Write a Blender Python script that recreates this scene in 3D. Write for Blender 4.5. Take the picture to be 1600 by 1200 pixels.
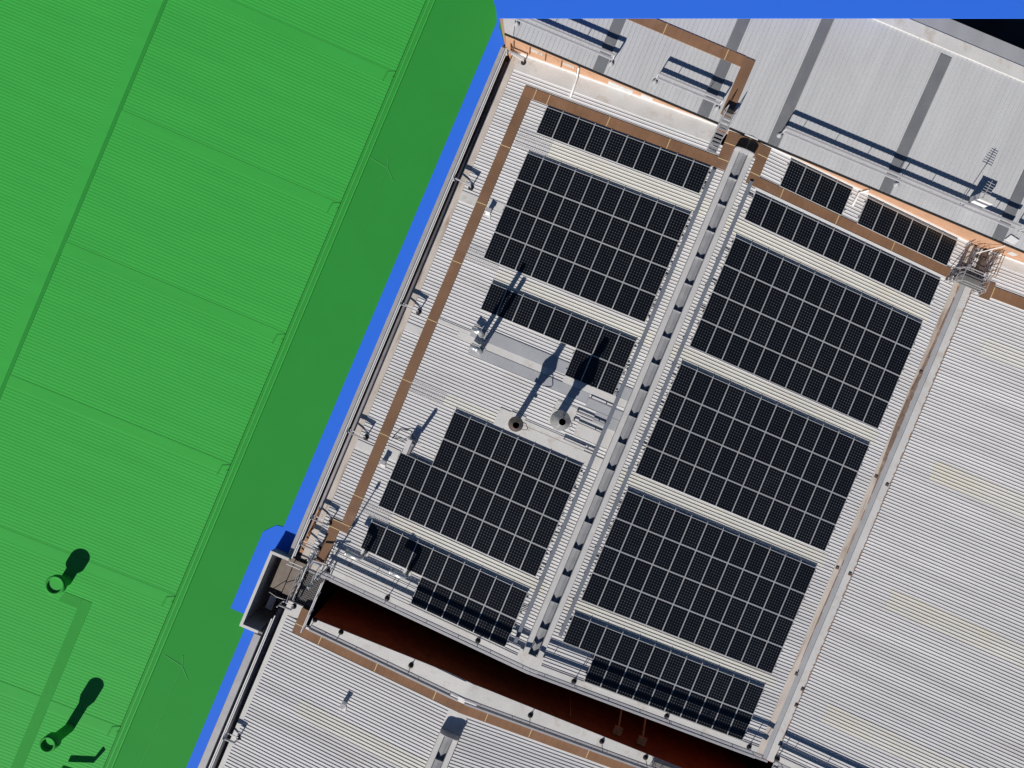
import bpy, math, random
from mathutils import Vector
random.seed(7)
R = math.radians
S = bpy.context.scene
for o in list(bpy.data.objects): bpy.data.objects.remove(o)

# ---------------------------------------------------------------- camera
# world x runs across the roof slopes, world y along the ridges, metres; eaves of the solar warehouse at z = 0
YAW = R(22.8)
cam = bpy.data.cameras.new('camera'); cam.lens = 24.0; cam.sensor_width = 36.0; cam.clip_start = 0.5; cam.clip_end = 4000
co = bpy.data.objects.new('camera', cam); S.collection.objects.link(co)
co.location = (0, 0, 40); co.rotation_euler = (0, 0, YAW); S.camera = co
# ---------------------------------------------------------------- light
EL = R(33.0)
hx, hy = 0.1513, 0.9885                       # horizontal direction in which shadows fall
w = bpy.data.worlds.new('World'); S.world = w; w.use_nodes = True
nt = w.node_tree; bg = nt.nodes['Background']; bg.inputs[1].default_value = 0.05
sk = nt.nodes.new('ShaderNodeTexSky'); sk.sky_type = 'NISHITA'; sk.sun_disc = False
sk.air_density = 0.8; sk.dust_density = 0.1; sk.ozone_density = 7.0; sk.sun_elevation = EL; sk.sun_rotation = math.atan2(-hx, -hy)
nt.links.new(sk.outputs[0], bg.inputs[0])
sl = bpy.data.lights.new('sun', 'SUN'); sl.energy = 5.0; sl.angle = R(0.5); sl.color = (1.0, 0.955, 0.90)
so = bpy.data.objects.new('sun', sl); S.collection.objects.link(so)
so.rotation_euler = Vector((hx * math.cos(EL), hy * math.cos(EL), -math.sin(EL))).to_track_quat('-Z', 'Y').to_euler()
S.view_settings.view_transform = 'Standard'; S.view_settings.look = 'None'
S.view_settings.exposure = 0.0; S.view_settings.gamma = 1.0
S.render.engine = 'CYCLES'

# ---------------------------------------------------------------- materials
M = {}
def mat(name, col, rough=0.6, metal=0.0, spec=0.3, var=0.12, scale=1.2, stretch=(1, 1, 1), stain=None, stain_amt=0.5,
        stain_scale=0.6, fine=0.06, bump=0.0, stain_lo=0.56, stain_stretch=(1, 1, 1)):
    m = bpy.data.materials.new(name); m.use_nodes = True; t = m.node_tree; N = t.nodes; L = t.links
    b = N['Principled BSDF']; b.inputs['Roughness'].default_value = rough; b.inputs['Metallic'].default_value = metal
    b.inputs['Specular IOR Level'].default_value = spec
    g = N.new('ShaderNodeNewGeometry')
    mp = N.new('ShaderNodeMapping'); mp.inputs['Scale'].default_value = stretch; L.new(g.outputs['Position'], mp.inputs[0])
    n1 = N.new('ShaderNodeTexNoise'); n1.inputs['Scale'].default_value = scale; n1.inputs['Detail'].default_value = 5
    L.new(mp.outputs[0], n1.inputs[0])
    n2 = N.new('ShaderNodeTexNoise'); n2.inputs['Scale'].default_value = 23; n2.inputs['Detail'].default_value = 2
    L.new(g.outputs['Position'], n2.inputs[0])
    def mr(src, a0, a1, b0, b1):
        q = N.new('ShaderNodeMapRange'); L.new(src, q.inputs[0])
        for i, v in enumerate((a0, a1, b0, b1)): q.inputs[i + 1].default_value = v
        return q.outputs[0]
    a = mr(n1.outputs[0], 0.3, 0.7, 1 - var, 1 + var)
    f = mr(n2.outputs[0], 0.3, 0.7, 1 - fine, 1 + fine)
    mu = N.new('ShaderNodeMath'); mu.operation = 'MULTIPLY'; L.new(a, mu.inputs[0]); L.new(f, mu.inputs[1])
    vm = N.new('ShaderNodeVectorMath'); vm.operation = 'SCALE'; vm.inputs[0].default_value = col; L.new(mu.outputs[0], vm.inputs['Scale'])
    out = vm.outputs[0]
    if stain:
        m3 = N.new('ShaderNodeMapping'); m3.inputs['Scale'].default_value = stain_stretch; m3.inputs['Location'].default_value = (3.3, 7.7, 1.1)
        L.new(g.outputs['Position'], m3.inputs[0])
        n3 = N.new('ShaderNodeTexNoise'); n3.inputs['Scale'].default_value = stain_scale; n3.inputs['Detail'].default_value = 6
        n3.inputs['Roughness'].default_value = 0.65
        L.new(m3.outputs[0], n3.inputs[0])
        k = mr(n3.outputs[0], stain_lo, stain_lo + 0.16, 0, stain_amt)
        mx = N.new('ShaderNodeMix'); mx.data_type = 'RGBA'; L.new(k, mx.inputs[0]); L.new(out, mx.inputs[6])
        mx.inputs[7].default_value = (*stain, 1); out = mx.outputs[2]
    L.new(out, b.inputs['Base Color'])
    if bump:
        bp = N.new('ShaderNodeBump'); bp.inputs['Strength'].default_value = bump; bp.inputs['Distance'].default_value = 0.01
        L.new(n2.outputs[0], bp.inputs['Height']); L.new(bp.outputs[0], b.inputs['Normal'])
    M[name] = m
    return m

def stripes(m, axis, pitch, dark, duty=0.5):
    """thin darker lines of the surface itself (board joints) across a world axis"""
    t = m.node_tree; N = t.nodes; L = t.links; b = N['Principled BSDF']
    src = b.inputs['Base Color'].links[0].from_socket
    g = N.new('ShaderNodeNewGeometry'); s = N.new('ShaderNodeSeparateXYZ'); L.new(g.outputs['Position'], s.inputs[0])
    d = N.new('ShaderNodeMath'); d.operation = 'DIVIDE'; L.new(s.outputs[axis], d.inputs[0]); d.inputs[1].default_value = pitch
    fr = N.new('ShaderNodeMath'); fr.operation = 'FRACT'; L.new(d.outputs[0], fr.inputs[0])
    lt = N.new('ShaderNodeMath'); lt.operation = 'LESS_THAN'; L.new(fr.outputs[0], lt.inputs[0]); lt.inputs[1].default_value = duty
    mx = N.new('ShaderNodeMix'); mx.data_type = 'RGBA'; mx.blend_type = 'MULTIPLY'
    L.new(lt.outputs[0], mx.inputs[0]); L.new(src, mx.inputs[6]); mx.inputs[7].default_value = (dark, dark, dark, 1)
    L.new(mx.outputs[2], b.inputs['Base Color'])

mat('roof_white', (0.60, 0.59, 0.585), 0.55, 0, 0.3, 0.09, 0.5, (0.25, 2.5, 1), (0.46, 0.44, 0.40), 0.55, 0.35, 0.05, 0, 0.56, (0.3, 1.6, 1))
mat('roof_cream', (0.63, 0.615, 0.56), 0.4, 0, 0.3, 0.06, 0.8, (0.3, 2, 1), (0.60, 0.54, 0.42), 0.4, 0.5, 0.05)
mat('roof_ivory', (0.625, 0.61, 0.57), 0.5, 0, 0.3, 0.06, 0.8, (0.3, 2, 1), (0.62, 0.58, 0.46), 0.5, 0.3, 0.05, 0, 0.48)
mat('flat_white', (0.58, 0.57, 0.55), 0.6, 0, 0.3, 0.06, 0.9, (1, 1, 1), (0.42, 0.36, 0.29), 0.6, 1.3, 0.08, 0.2, 0.54)
mat('flat_beige', (0.54, 0.48, 0.42), 0.65, 0, 0.3, 0.10, 0.9, (1, 1, 1), (0.27, 0.17, 0.11), 0.75, 1.2, 0.08, 0, 0.53, (2.5, 0.35, 1))
mat('flat_grey', (0.36, 0.37, 0.39), 0.5, 0, 0.3, 0.06, 0.9, (1, 1, 1), (0.44, 0.43, 0.42), 0.5, 1.5, 0.06)
mat('rust', (0.30, 0.19, 0.13), 0.85, 0, 0.1, 0.25, 5)
mat('rust_dark', (0.20, 0.145, 0.115), 0.9, 0, 0.1, 0.3, 2.5, (2, 0.6, 1), (0.42, 0.33, 0.27), 0.8, 1.5, 0.15)
mat('north_white', (0.50, 0.505, 0.51), 0.5, 0, 0.3, 0.06, 0.5, (2.5, 0.3, 1), (0.40, 0.40, 0.41), 0.3, 0.3, 0.09, 0.15)
mat('north_grey', (0.17, 0.175, 0.185), 0.45, 0, 0.35, 0.10, 1.5, (1, 0.5, 1), (0.24, 0.23, 0.23), 0.5, 1.0, 0.08)
mat('orange_wall', (0.50, 0.29, 0.18), 0.85, 0, 0.1, 0.10, 1.1, (1, 1, 1), (0.52, 0.38, 0.28), 0.8, 1.6, 0.15)
mat('red_brick', (0.26, 0.055, 0.02), 0.9, 0, 0.1, 0.18, 1.5, (1, 1, 1), (0.10, 0.03, 0.015), 0.5, 2.0, 0.15)
mat('walk_brown', (0.215, 0.122, 0.074), 0.8, 0, 0.15, 0.14, 0.7, (1, 1, 1), (0.30, 0.19, 0.13), 0.6, 0.5, 0.10)
mat('walk_brown_long', (0.228, 0.125, 0.071), 0.8, 0, 0.15, 0.14, 0.7, (1, 1, 1), (0.30, 0.19, 0.13), 0.6, 0.5, 0.10)
stripes(M['walk_brown'], 1, 0.105, 0.80, 0.4); stripes(M['walk_brown_long'], 0, 0.4, 0.9, 0.12)
mat('joint_gold', (0.62, 0.48, 0.25), 0.5, 0, 0.3, 0.05)
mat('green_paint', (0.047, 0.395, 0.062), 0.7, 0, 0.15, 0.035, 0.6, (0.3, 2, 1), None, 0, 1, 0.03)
mat('green_dark', (0.031, 0.285, 0.045), 0.8, 0, 0.1, 0.02, 0.4, (1, 1, 1), None, 0, 1, 0.02)  # darker green paints in the shade of the lane and the ridge line
mat('green_walk', (0.042, 0.315, 0.052), 0.8, 0, 0.1, 0.03, 0.6)
mat('green_pale', (0.055, 0.33, 0.075), 0.7, 0, 0.15, 0.02)  # paler green of the lane masts and walkway joints
mat('blue_paint', (0.034, 0.165, 0.77), 0.75, 0, 0.1, 0.012, 0.5, (1, 1, 1), None, 0, 1, 0.01)
mat('steel_white', (0.66, 0.65, 0.64), 0.45, 0, 0.4, 0.06, 3)
mat('steel_grey', (0.36, 0.355, 0.37), 0.5, 0.0, 0.4, 0.08, 3)
mat('tray_blue', (0.16, 0.18, 0.215), 0.5, 0.0, 0.4, 0.10, 2)
mat('duct_dark', (0.20, 0.19, 0.21), 0.6, 0.0, 0.3, 0.15, 2)
mat('chrome', (0.60, 0.60, 0.60), 0.38, 0.6, 0.5, 0.08, 6)
mat('galvanised', (0.48, 0.48, 0.48), 0.42, 0.55, 0.5, 0.12, 6)
mat('brown_steel', (0.15, 0.11, 0.095), 0.5, 0.3, 0.4, 0.2, 6, (1, 1, 1), (0.30, 0.28, 0.27), 0.6, 3)
mat('black_rubber', (0.022, 0.02, 0.02), 0.8, 0, 0.2, 0.2, 6)
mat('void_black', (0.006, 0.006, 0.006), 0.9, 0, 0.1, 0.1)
mat('ridge_cap', (0.52, 0.505, 0.49), 0.55, 0, 0.3, 0.06, 1.5)
mat('louvre', (0.31, 0.315, 0.33), 0.5, 0, 0.3, 0.10, 2.5)
mat('alu_frame', (0.60, 0.61, 0.62), 0.4, 0.2, 0.4, 0.05, 4)
mat('grating', (0.20, 0.19, 0.185), 0.6, 0.2, 0.3, 0.15, 3)
mat('stair_stone', (0.22, 0.185, 0.155), 0.9, 0, 0.1, 0.12, 2.5, (1, 1, 1), (0.13, 0.11, 0.10), 0.5, 3)
mat('well_grey', (0.30, 0.30, 0.31), 0.8, 0, 0.2, 0.1, 1.5)
mat('ground_dark', (0.035, 0.035, 0.037), 0.95, 0, 0.1, 0.3, 0.3)
mat('concrete', (0.28, 0.27, 0.26), 0.9, 0, 0.1, 0.1, 0.8)
mat('pipe_white', (0.74, 0.73, 0.71), 0.4, 0, 0.4, 0.04, 3)
mat('wood_brown', (0.42, 0.20, 0.09), 0.8, 0, 0.2, 0.2, 5)

def glass_mat():
    m = bpy.data.materials.new('solar_glass'); m.use_nodes = True; t = m.node_tree; N = t.nodes; L = t.links
    b = N['Principled BSDF']; b.inputs['Roughness'].default_value = 0.22; b.inputs['Specular IOR Level'].default_value = 0.35
    tc = N.new('ShaderNodeTexCoord'); sp = N.new('ShaderNodeSeparateXYZ'); L.new(tc.outputs['Object'], sp.inputs[0])
    def mth(op, a, b_=None, c=None):
        q = N.new('ShaderNodeMath'); q.operation = op
        for i, v in enumerate((a, b_, c)):
            if v is None: continue
            if isinstance(v, (int, float)): q.inputs[i].default_value = v
            else: L.new(v, q.inputs[i])
        return q.outputs[0]
    def edge(ax, n, ln):
        x = mth('ADD', mth('DIVIDE', sp.outputs[ax], ln / n), 50.0 if n % 2 == 0 else 50.5)
        return mth('MULTIPLY', mth('ABSOLUTE', mth('SUBTRACT', mth('FRACT', x), 0.5)), 2.0)
    dx = edge(0, 6, 0.93); dy = edge(1, 10, 1.58)
    def ss(v, lo, hi):
        q = N.new('ShaderNodeMapRange'); q.interpolation_type = 'SMOOTHSTEP'; L.new(v, q.inputs[0])
        q.inputs[1].default_value = lo; q.inputs[2].default_value = hi; return q.outputs[0]
    line = mth('MAXIMUM', ss(dx, 0.80, 1.0), ss(dy, 0.84, 1.0))
    dot = ss(mth('ADD', dx, dy), 1.50, 1.95)
    inten = mth('ADD', mth('MULTIPLY', line, 0.028), mth('MULTIPLY', dot, 0.13))
    oi = N.new('ShaderNodeObjectInfo')
    var = mth('ADD', mth('MULTIPLY', oi.outputs['Random'], 0.5), 0.75)
    g = N.new('ShaderNodeNewGeometry'); ns = N.new('ShaderNodeTexNoise'); ns.inputs['Scale'].default_value = 3.0; L.new(g.outputs['Position'], ns.inputs[0])
    inten = mth('MULTIPLY', inten, mth('MULTIPLY', var, mth('ADD', ns.outputs[0], 0.5)))
    c = N.new('ShaderNodeVectorMath'); c.operation = 'SCALE'; c.inputs[0].default_value = (0.95, 1.0, 1.08); L.new(inten, c.inputs['Scale'])
    a = N.new('ShaderNodeVectorMath'); a.operation = 'ADD'; L.new(c.outputs[0], a.inputs[0]); a.inputs[1].default_value = (0.0035, 0.0045, 0.0070)
    L.new(a.outputs[0], b.inputs['Base Color']); M['solar_glass'] = m
glass_mat()

# ---------------------------------------------------------------- mesh helpers
C = S.collection
def loc_of(o):
    v = Vector((0, 0, 0))
    while o: v += o.location; o = o.parent
    return v

class MB:
    """collects verts and faces in world metres; zf(u, v) is added to every z (to lie on a slope)"""
    def __init__(s, zf=None): s.v = []; s.f = []; s.zf = zf
    def add(s, vs, fs):
        n = len(s.v)
        for x, y, z in vs: s.v.append((x, y, z + (s.zf(x, y) if s.zf else 0)))
        s.f += [tuple(i + n for i in f) for f in fs]; return s
    def box(s, x0, x1, y0, y1, z0, z1):
        return s.prism([(x0, y0), (x1, y0), (x1, y1), (x0, y1)], z0, z1)
    def prism(s, p, z0, z1):
        ar = sum(p[i][0] * p[(i + 1) % len(p)][1] - p[(i + 1) % len(p)][0] * p[i][1] for i in range(len(p)))
        if ar < 0: p = p[::-1]
        n = len(p)
        vs = [(x, y, z0) for x, y in p] + [(x, y, z1) for x, y in p]
        fs = [tuple(range(n - 1, -1, -1)), tuple(range(n, 2 * n))] + [(i, (i + 1) % n, n + (i + 1) % n, n + i) for i in range(n)]
        return s.add(vs, fs)
    def quad(s, a, b, c, d): return s.add([a, b, c, d], [(0, 1, 2, 3)])
    def bar(s, a, b, wd, ht):
        """rectangular bar from a to b, wd horizontal, ht in its upright plane"""
        a = Vector(a); b = Vector(b); d = (b - a).normalized()
        up = Vector((0, 0, 1)) if abs(d.z) < 0.95 else Vector((0, 1, 0))
        sd = d.cross(up).normalized(); up = sd.cross(d).normalized()
        vs = []
        for p in (a, b):
            for i, j in ((-1, -1), (1, -1), (1, 1), (-1, 1)): vs.append(tuple(p + sd * (i * wd / 2) + up * (j * ht / 2)))
        return s.add(vs, [(3, 2, 1, 0), (4, 5, 6, 7), (0, 1, 5, 4), (1, 2, 6, 5), (2, 3, 7, 6), (3, 0, 4, 7)])
    def tube(s, pts, r, n=8, caps=True):
        pts = [Vector(p) for p in pts]; k = len(pts); rs = r if isinstance(r, (list, tuple)) else [r] * k
        vs = []; prev = None
        for i, p in enumerate(pts):
            d = ((pts[min(i + 1, k - 1)] - pts[max(i - 1, 0)])).normalized()
            up = prev if prev is not None else (Vector((0, 0, 1)) if abs(d.z) < 0.9 else Vector((1, 0, 0)))
            sd = d.cross(up).normalized(); up = sd.cross(d).normalized(); prev = up
            for j in range(n):
                a = 2 * math.pi * j / n
                vs.append(tuple(p + (sd * math.cos(a) + up * math.sin(a)) * rs[i]))
        fs = [(i * n + j, i * n + (j + 1) % n, (i + 1) * n + (j + 1) % n, (i + 1) * n + j) for i in range(k - 1) for j in range(n)]
        if caps: fs += [tuple(range(n))[::-1], tuple((k - 1) * n + j for j in range(n))]
        return s.add(vs, fs)
    def lathe(s, cx, cy, prof, n=24):
        vs = [(cx + r * math.cos(2 * math.pi * j / n), cy + r * math.sin(2 * math.pi * j / n), z) for r, z in prof for j in range(n)]
        fs = [(i * n + j, i * n + (j + 1) % n, (i + 1) * n + (j + 1) % n, (i + 1) * n + j) for i in range(len(prof) - 1) for j in range(n)]
        return s.add(vs, fs)
    def ribs(s, x0, x1, y0, y1, pitch=0.193, h=0.033, dz=0.0, along='x', base=0.05, top=0.030, phase=0.0, cuts=()):
        """trapezoid ribbed sheet; ribs run along `along`"""
        lo, hi = (y0, y1) if along == 'x' else (x0, x1)
        prof = [(lo, 0)]; k = math.ceil((lo - phase) / pitch - 0.5)
        while True:
            c = phase + k * pitch; k += 1
            if c + base / 2 >= hi: break
            if c - base / 2 <= lo: continue
            prof += [(c - base / 2, 0), (c - top / 2, h), (c + top / 2, h), (c + base / 2, 0)]
        prof.append((hi, 0))
        a, b = (x0, x1) if along == 'x' else (y0, y1)
        st = [a] + [c for c in sorted(cuts) if a < c < b] + [b]; vs = []; fs = []; n = len(prof)
        for t in st:
            for p, z in prof: vs.append((t, p, z + dz) if along == 'x' else (p, t, z + dz))
        for i in range(len(st) - 1):
            for j in range(n - 1):
                q = (i * n + j, (i + 1) * n + j, (i + 1) * n + j + 1, i * n + j + 1)
                fs.append(q if along == 'x' else q[::-1])
        return s.add(vs, fs)
    def build(s, name, m, parent=None, smooth=False, label=None):
        me = bpy.data.meshes.new(name); o = loc_of(parent)
        me.from_pydata([(x - o.x, y - o.y, z - o.z) for x, y, z in s.v], [], s.f); me.update()
        me.materials.append(M[m])
        if smooth:
            for p in me.polygons: p.use_smooth = True
        ob = bpy.data.objects.new(name, me); C.objects.link(ob)
        if parent: ob.parent = parent
        if label: ob['label'] = label
        return ob

def tag(o, label=None, cat=None, group=None, kind=None):
    if label: o['label'] = label
    if cat: o['category'] = cat
    if group: o['group'] = group
    if kind: o['kind'] = kind
    return o
def thing(name, label, cat, loc, group=None):
    o = bpy.data.objects.new(name, None); C.objects.link(o); o.location = loc; o.empty_display_size = 0.3
    return tag(o, label, cat, group)

# ---------------------------------------------------------------- roof heights
def zr(u, v=0):
    if u < -7.6: return 0.0
    if u < 7.01: return (u + 7.6) * 0.1095
    if u < 22.05: return (22.05 - u) * 0.1064
    return (u - 22.05) * 0.1064
def zs(u, v=0):
    if u < 4.4: return 0.12 + (u + 7.2) * 0.105
    return 1.338 - (u - 4.4) * 0.105
def zn(u, v=0): return 1.70 + (v - 18.0) * 0.072
GR = 0.10
def zg(u, v=0):
    return -0.25 + (min(-13.0 - u, u + 41.4)) * GR * 0.5

# ---------------------------------------------------------------- setting
tag(MB().box(-400, 400, -400, 400, -9.6, -9.0).build('ground', 'ground_dark'), kind='structure')
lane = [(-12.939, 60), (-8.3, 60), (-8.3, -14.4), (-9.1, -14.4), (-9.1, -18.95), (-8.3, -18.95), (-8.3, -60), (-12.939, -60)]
tag(MB().prism(lane, -0.9, -0.30).build('pavement', 'green_dark'), kind='structure')  # lane shade put into the darker green; the surface itself lies in sun
bl = [(-10.9, 23.2), (-9.10, 19.34), (-9.16, -13.0), (-9.60, -13.08), (-10.17, -13.73), (-10.19, -18.63), (-9.18, -18.64), (-9.1, -18.96), (-8.95, -19.5), (-8.95, -60),
      (-8.2, -60), (-8.2, -18.96), (-9.09, -18.955), (-9.09, -14.38), (-8.2, -14.38), (-8.2, 18.35), (-8.9, 19.2), (-8.9, 60), (-10.9, 60)]
tag(MB().prism(bl, -0.296, -0.28).build('blue_strip', 'blue_paint'), kind='structure')  # blue border band added as a thin slab, kept high to stay sunlit

# ---------------------------------------------------------------- warehouse that carries the solar arrays
B = thing('warehouse', 'long white ribbed metal roof building carrying the solar panels, twin slopes meeting at a ridge', 'building', (0, 0, -9.0))
rw = MB(zr).ribs(-7.05, 7.01, -14.2, 17.05).build('roof', 'roof_white', B, label='west slope of the ribbed white roof')
re_ = MB(zr).ribs(7.01, 21.53, -14.2, 18.0).build('roof', 'roof_white', B, label='east slope of the ribbed white roof')
# translucent sheets let into the slopes
for (x0, x1, y0, y1, p) in [(-3.25, 6.3, 12.78, 13.86, rw), (-3.3, 6.3, 4.98, 5.85, rw), (-3.25, -0.1, -2.62, -1.95, rw), (-3.4, 6.2, -10.36, -9.6, rw),
                            (7.6, 20.9, 12.6, 13.55, re_), (7.6, 20.9, 4.85, 5.72, re_), (7.6, 20.9, -2.92, -2.0, re_), (7.6, 20.9, -10.5, -9.75, re_)]:
    MB(zr).ribs(x0, x1, y0, y1, dz=0.006).build('skylight_sheet', 'roof_cream', p, label='cream translucent ribbed sheet between the panel rows')
# flat metal sheets
def sheet(p, name, m, poly, z0=0.0, z1=0.045, zf=zr, label=None):
    return MB(zf).prism(poly, z0, z1).build(name, m, p, label=label)
def rect(x0, x1, y0, y1): return [(x0, y0), (x1, y0), (x1, y1), (x0, y1)]
sheet(rw, 'flat_sheet', 'flat_white', [(-7.05, 17.0), (5.1, 16.93), (5.1, 17.98), (-7.05, 17.98)])
sheet(rw, 'flat_sheet', 'flat_grey', [(-2.15, 1.66), (1.7, 1.66), (1.7, 2.38), (-2.12, 2.38)], 0, 0.05)
sheet(rw, 'flat_sheet', 'flat_grey', rect(1.7, 6.45, 1.66, 2.36), 0, 0.046)
sheet(rw, 'flat_sheet', 'flat_white', rect(-4.0, 1.6, 1.24, 1.655), 0, 0.042)
sheet(rw, 'flat_sheet', 'flat_grey', rect(-2.3, 4.3, 0.62, 1.20), 0, 0.05)
sheet(rw, 'flat_sheet', 'flat_white', rect(-5.5, -2.55, 1.66, 1.86), 0, 0.044)
sheet(rw, 'flat_sheet', 'flat_white', rect(2.6, 6.45, 1.21, 1.65), 0, 0.042)
sheet(rw, 'flat_sheet', 'flat_grey', rect(4.31, 6.45, 0.45, 0.95), 0, 0.048)
sheet(rw, 'flat_sheet', 'flat_white', [(-0.1, -2.62), (6.4, -2.62), (6.4, -1.92), (0.9, -1.92), (0.9, -1.5), (-0.1, -1.5)], 0, 0.05)
sheet(rw, 'flat_sheet', 'flat_white', rect(0.95, 5.2, -1.9, -1.62), 0, 0.045)
sheet(rw, 'flat_sheet', 'flat_white', rect(2.75, 4.0, -1.15, 0.15), 0, 0.05)
sheet(rw, 'flat_sheet', 'flat_white', rect(4.3, 6.4, -1.3, -0.2), 0, 0.05)
sheet(rw, 'flat_sheet', 'flat_grey', rect(5.0, 6.4, -0.19, 0.43), 0, 0.046)
for v0 in (8.75, 0.75 - 0.2, -6.9):
    sheet(rw, 'flat_sheet', 'flat_white', rect(-7.05, -6.0 if v0 > 0 else -5.9, v0 - 0.05, v0 + 0.55 if v0 > 8 else v0 + 0.42), 0, 0.040)
sheet(rw, 'flat_sheet', 'flat_white', rect(-5.35, -4.4, 8.95, 9.45), 0, 0.040)
sheet(rw, 'flat_sheet', 'flat_white', rect(-5.3, -4.45, -6.75, -6.1), 0, 0.040)
sheet(rw, 'flat_sheet', 'flat_white', rect(-5.75, -0.55, -13.96, -12.55), 0, 0.03)
sm = MB(zr)
for v_ in (-13.86, -13.70, -13.42, -13.05, -12.95, -12.62): sm.box(-5.75, -0.55, v_, v_ + 0.035, 0.031, 0.056)
sm.build('seam', 'roof_white', rw)
# wire guards over the low ends of the sheets
for (x0, x1, y0, y1) in [(-5.3, -3.25, 12.72, 13.9), (-5.4, -3.35, 5.6, 6.6), (-5.4, -3.25, -2.8, -2.05), (-5.3, -3.5, -10.3, -9.55)]:
    g = MB(zr); x = x0
    while x < x1: g.box(x, x + 0.010, y0, y1, 0.05, 0.058); x += 0.12
    y = y0
    while y < y1: g.box(x0, x1, y, y + 0.010, 0.059, 0.067); y += 0.12
    g.build('wire_guard', 'steel_white', rw)
# edges: west parapet, deep slot, beige flashing
MB().box(-8.22, -7.97, -14.5, 18.0, -9.0, 0.10).build('wall', 'concrete', B, label='pale outer wall along the blue strip')
MB().box(-8.20, -7.975, -14.58, 17.9, 0.101, 0.16).build('coping', 'steel_grey', B)
MB().box(-7.46, -7.2, -14.2, 18.0, -9.0, -0.05).build('wall', 'concrete', B)
MB().box(-7.97, -7.46, -14.2, 17.9, -2.4, -2.2).build('gutter', 'duct_dark', B)
sheet(B, 'flashing', 'flat_beige', rect(-7.46, -7.06, -14.1, 17.9), -0.045, 0.03, zf=lambda u, v: 0.03)
MB().tube([(-7.66, -14.0, -0.42), (-7.66, 17.4, -0.42)], 0.10, 10).build('gutter_pipe', 'duct_dark', B, True)
# south edge
MB().box(-5.6, 23.3, -14.60, -14.2, -9.0, -0.15).build('wall', 'red_brick', B, label='brick wall facing the dark gap')
for (x0, x1) in ((-6.9, 7.01), (7.01, 21.53)):
    MB(zr).prism(rect(x0, x1, -14.62, -13.98), -0.2, 0.05).build('flashing', 'flat_white', B)
    MB(zr).prism(rect(x0, x1, -14.66, -14.58), -0.25, 0.12).build('coping', 'steel_grey', B)
for q_ in ((6.2, 7.01), (7.01, 7.65)): MB(zr).prism(rect(*q_, -14.55, -13.45), 0.0, 0.062).build('flashing', 'flat_white', B)
# north upstand
for (x0, x1) in ((-7.0, 7.01), (7.01, 21.5)):
    MB(zr).prism(rect(x0, x1, 17.93, 18.0), 0.05, 0.16).build('upstand', 'pipe_white', B)
# valley gutter between the east slope and the next hall
vg = MB(); vg.box(21.53, 21.92, -14.5, 17.95, -0.25, 0.06); vg.build('valley_flashing', 'flat_beige', B)
MB().box(21.925, 22.24, -14.5, 17.95, -0.25, -0.02).build('valley_gutter', 'flat_grey', B)
MB().box(22.245, 22.68, -14.5, 17.95, -0.25, 0.05).build('valley_flashing', 'flat_white', B)
rg = MB(); v = -14.3
while v < 17.6:
    l = random.uniform(0.1, 0.5); rg.prism([(22.65 - random.random() * 0.05, v), (22.70, v), (22.70, v + l), (22.66 - random.random() * 0.04, v + l)], 0.045, 0.056); v += l + random.random() * 0.35
rg.build('rust_edge', 'rust', B)
rg = MB(); v = -6
while v < 17.2:
    l = random.uniform(0.3, 1.2); k = 0.10 if v > 4 else 0.05
    rg.prism([(21.90 - random.random() * k, v), (21.93, v), (21.93, v + l), (21.90 - random.random() * k, v + l)], 0.05, 0.064); v += l + random.random() * 0.5
rg.build('rust_edge', 'rust', B)
MB().prism([(21.90, 1.2), (21.90, 15.2), (21.80, 13.0), (21.74, 10.5), (21.62, 8.8), (21.60, 6.5), (21.70, 4.5), (21.84, 3.0)], 0.058, 0.068).build('rust_stain', 'rust_dark', B, label='dark brown rusted stretch of the valley edge')
MB().prism([(21.90, -9.0), (21.90, -1.0), (21.86, -3.0), (21.83, -6.0), (21.86, -8.0)], 0.058, 0.068).build('rust_stain', 'rust_dark', B)
for (u, v) in ((21.72, 3.25), (22.5, 3.05), (21.75, 9.9), (21.7, -2.55), (22.52, -2.6), (22.58, -9.9), (22.6, -10.9), (21.9, -9.2)):
    MB().box(u - 0.09, u + 0.09, v - 0.07, v + 0.07, 0.055, 0.12).build('gutter_clip', 'brown_steel', B)

# ---------------------------------------------------------------- east hall
EH = thing('ribbed_roof_hall', 'white ribbed metal roof sloping up from the rusty valley gutter at the right', 'building', (24, 0, -9.0))
er = MB(zr).ribs(22.70, 37.0, -40.0, 17.98, cuts=()).build('roof', 'roof_white', EH)
MB().box(22.72, 37, -40, -39.8, -9, -0.05).build('wall', 'concrete', EH)
MB().box(36.8, 37, -39.8, 17.9, -9, 1.4).build('wall', 'concrete', EH)
for (x0, x1, y0, y1) in [(24.5, 36, 4.3, 5.5), (25.0, 36, -3.6, -2.4), (24.2, 36, -11.2, -10.0), (24.4, 36, 12.2, 13.2)]:
    MB(zr).ribs(x0, x1, y0, y1, dz=0.006).build('skylight_sheet', 'roof_ivory', er)
sheet(EH, 'flashing', 'flat_white', rect(22.72, 36, 17.35, 17.98), 0, 0.05)
sheet(EH, 'upstand', 'pipe_white', rect(22.72, 36, 17.93, 17.985), 0.05, 0.16)
sheet(EH, 'flashing', 'flat_white', rect(22.72, 36, -14.65, -14.0), 0, 0.05)
sheet(EH, 'coping', 'steel_grey', rect(22.72, 36, -14.9, -14.66), 0.04, 0.12)

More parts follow.
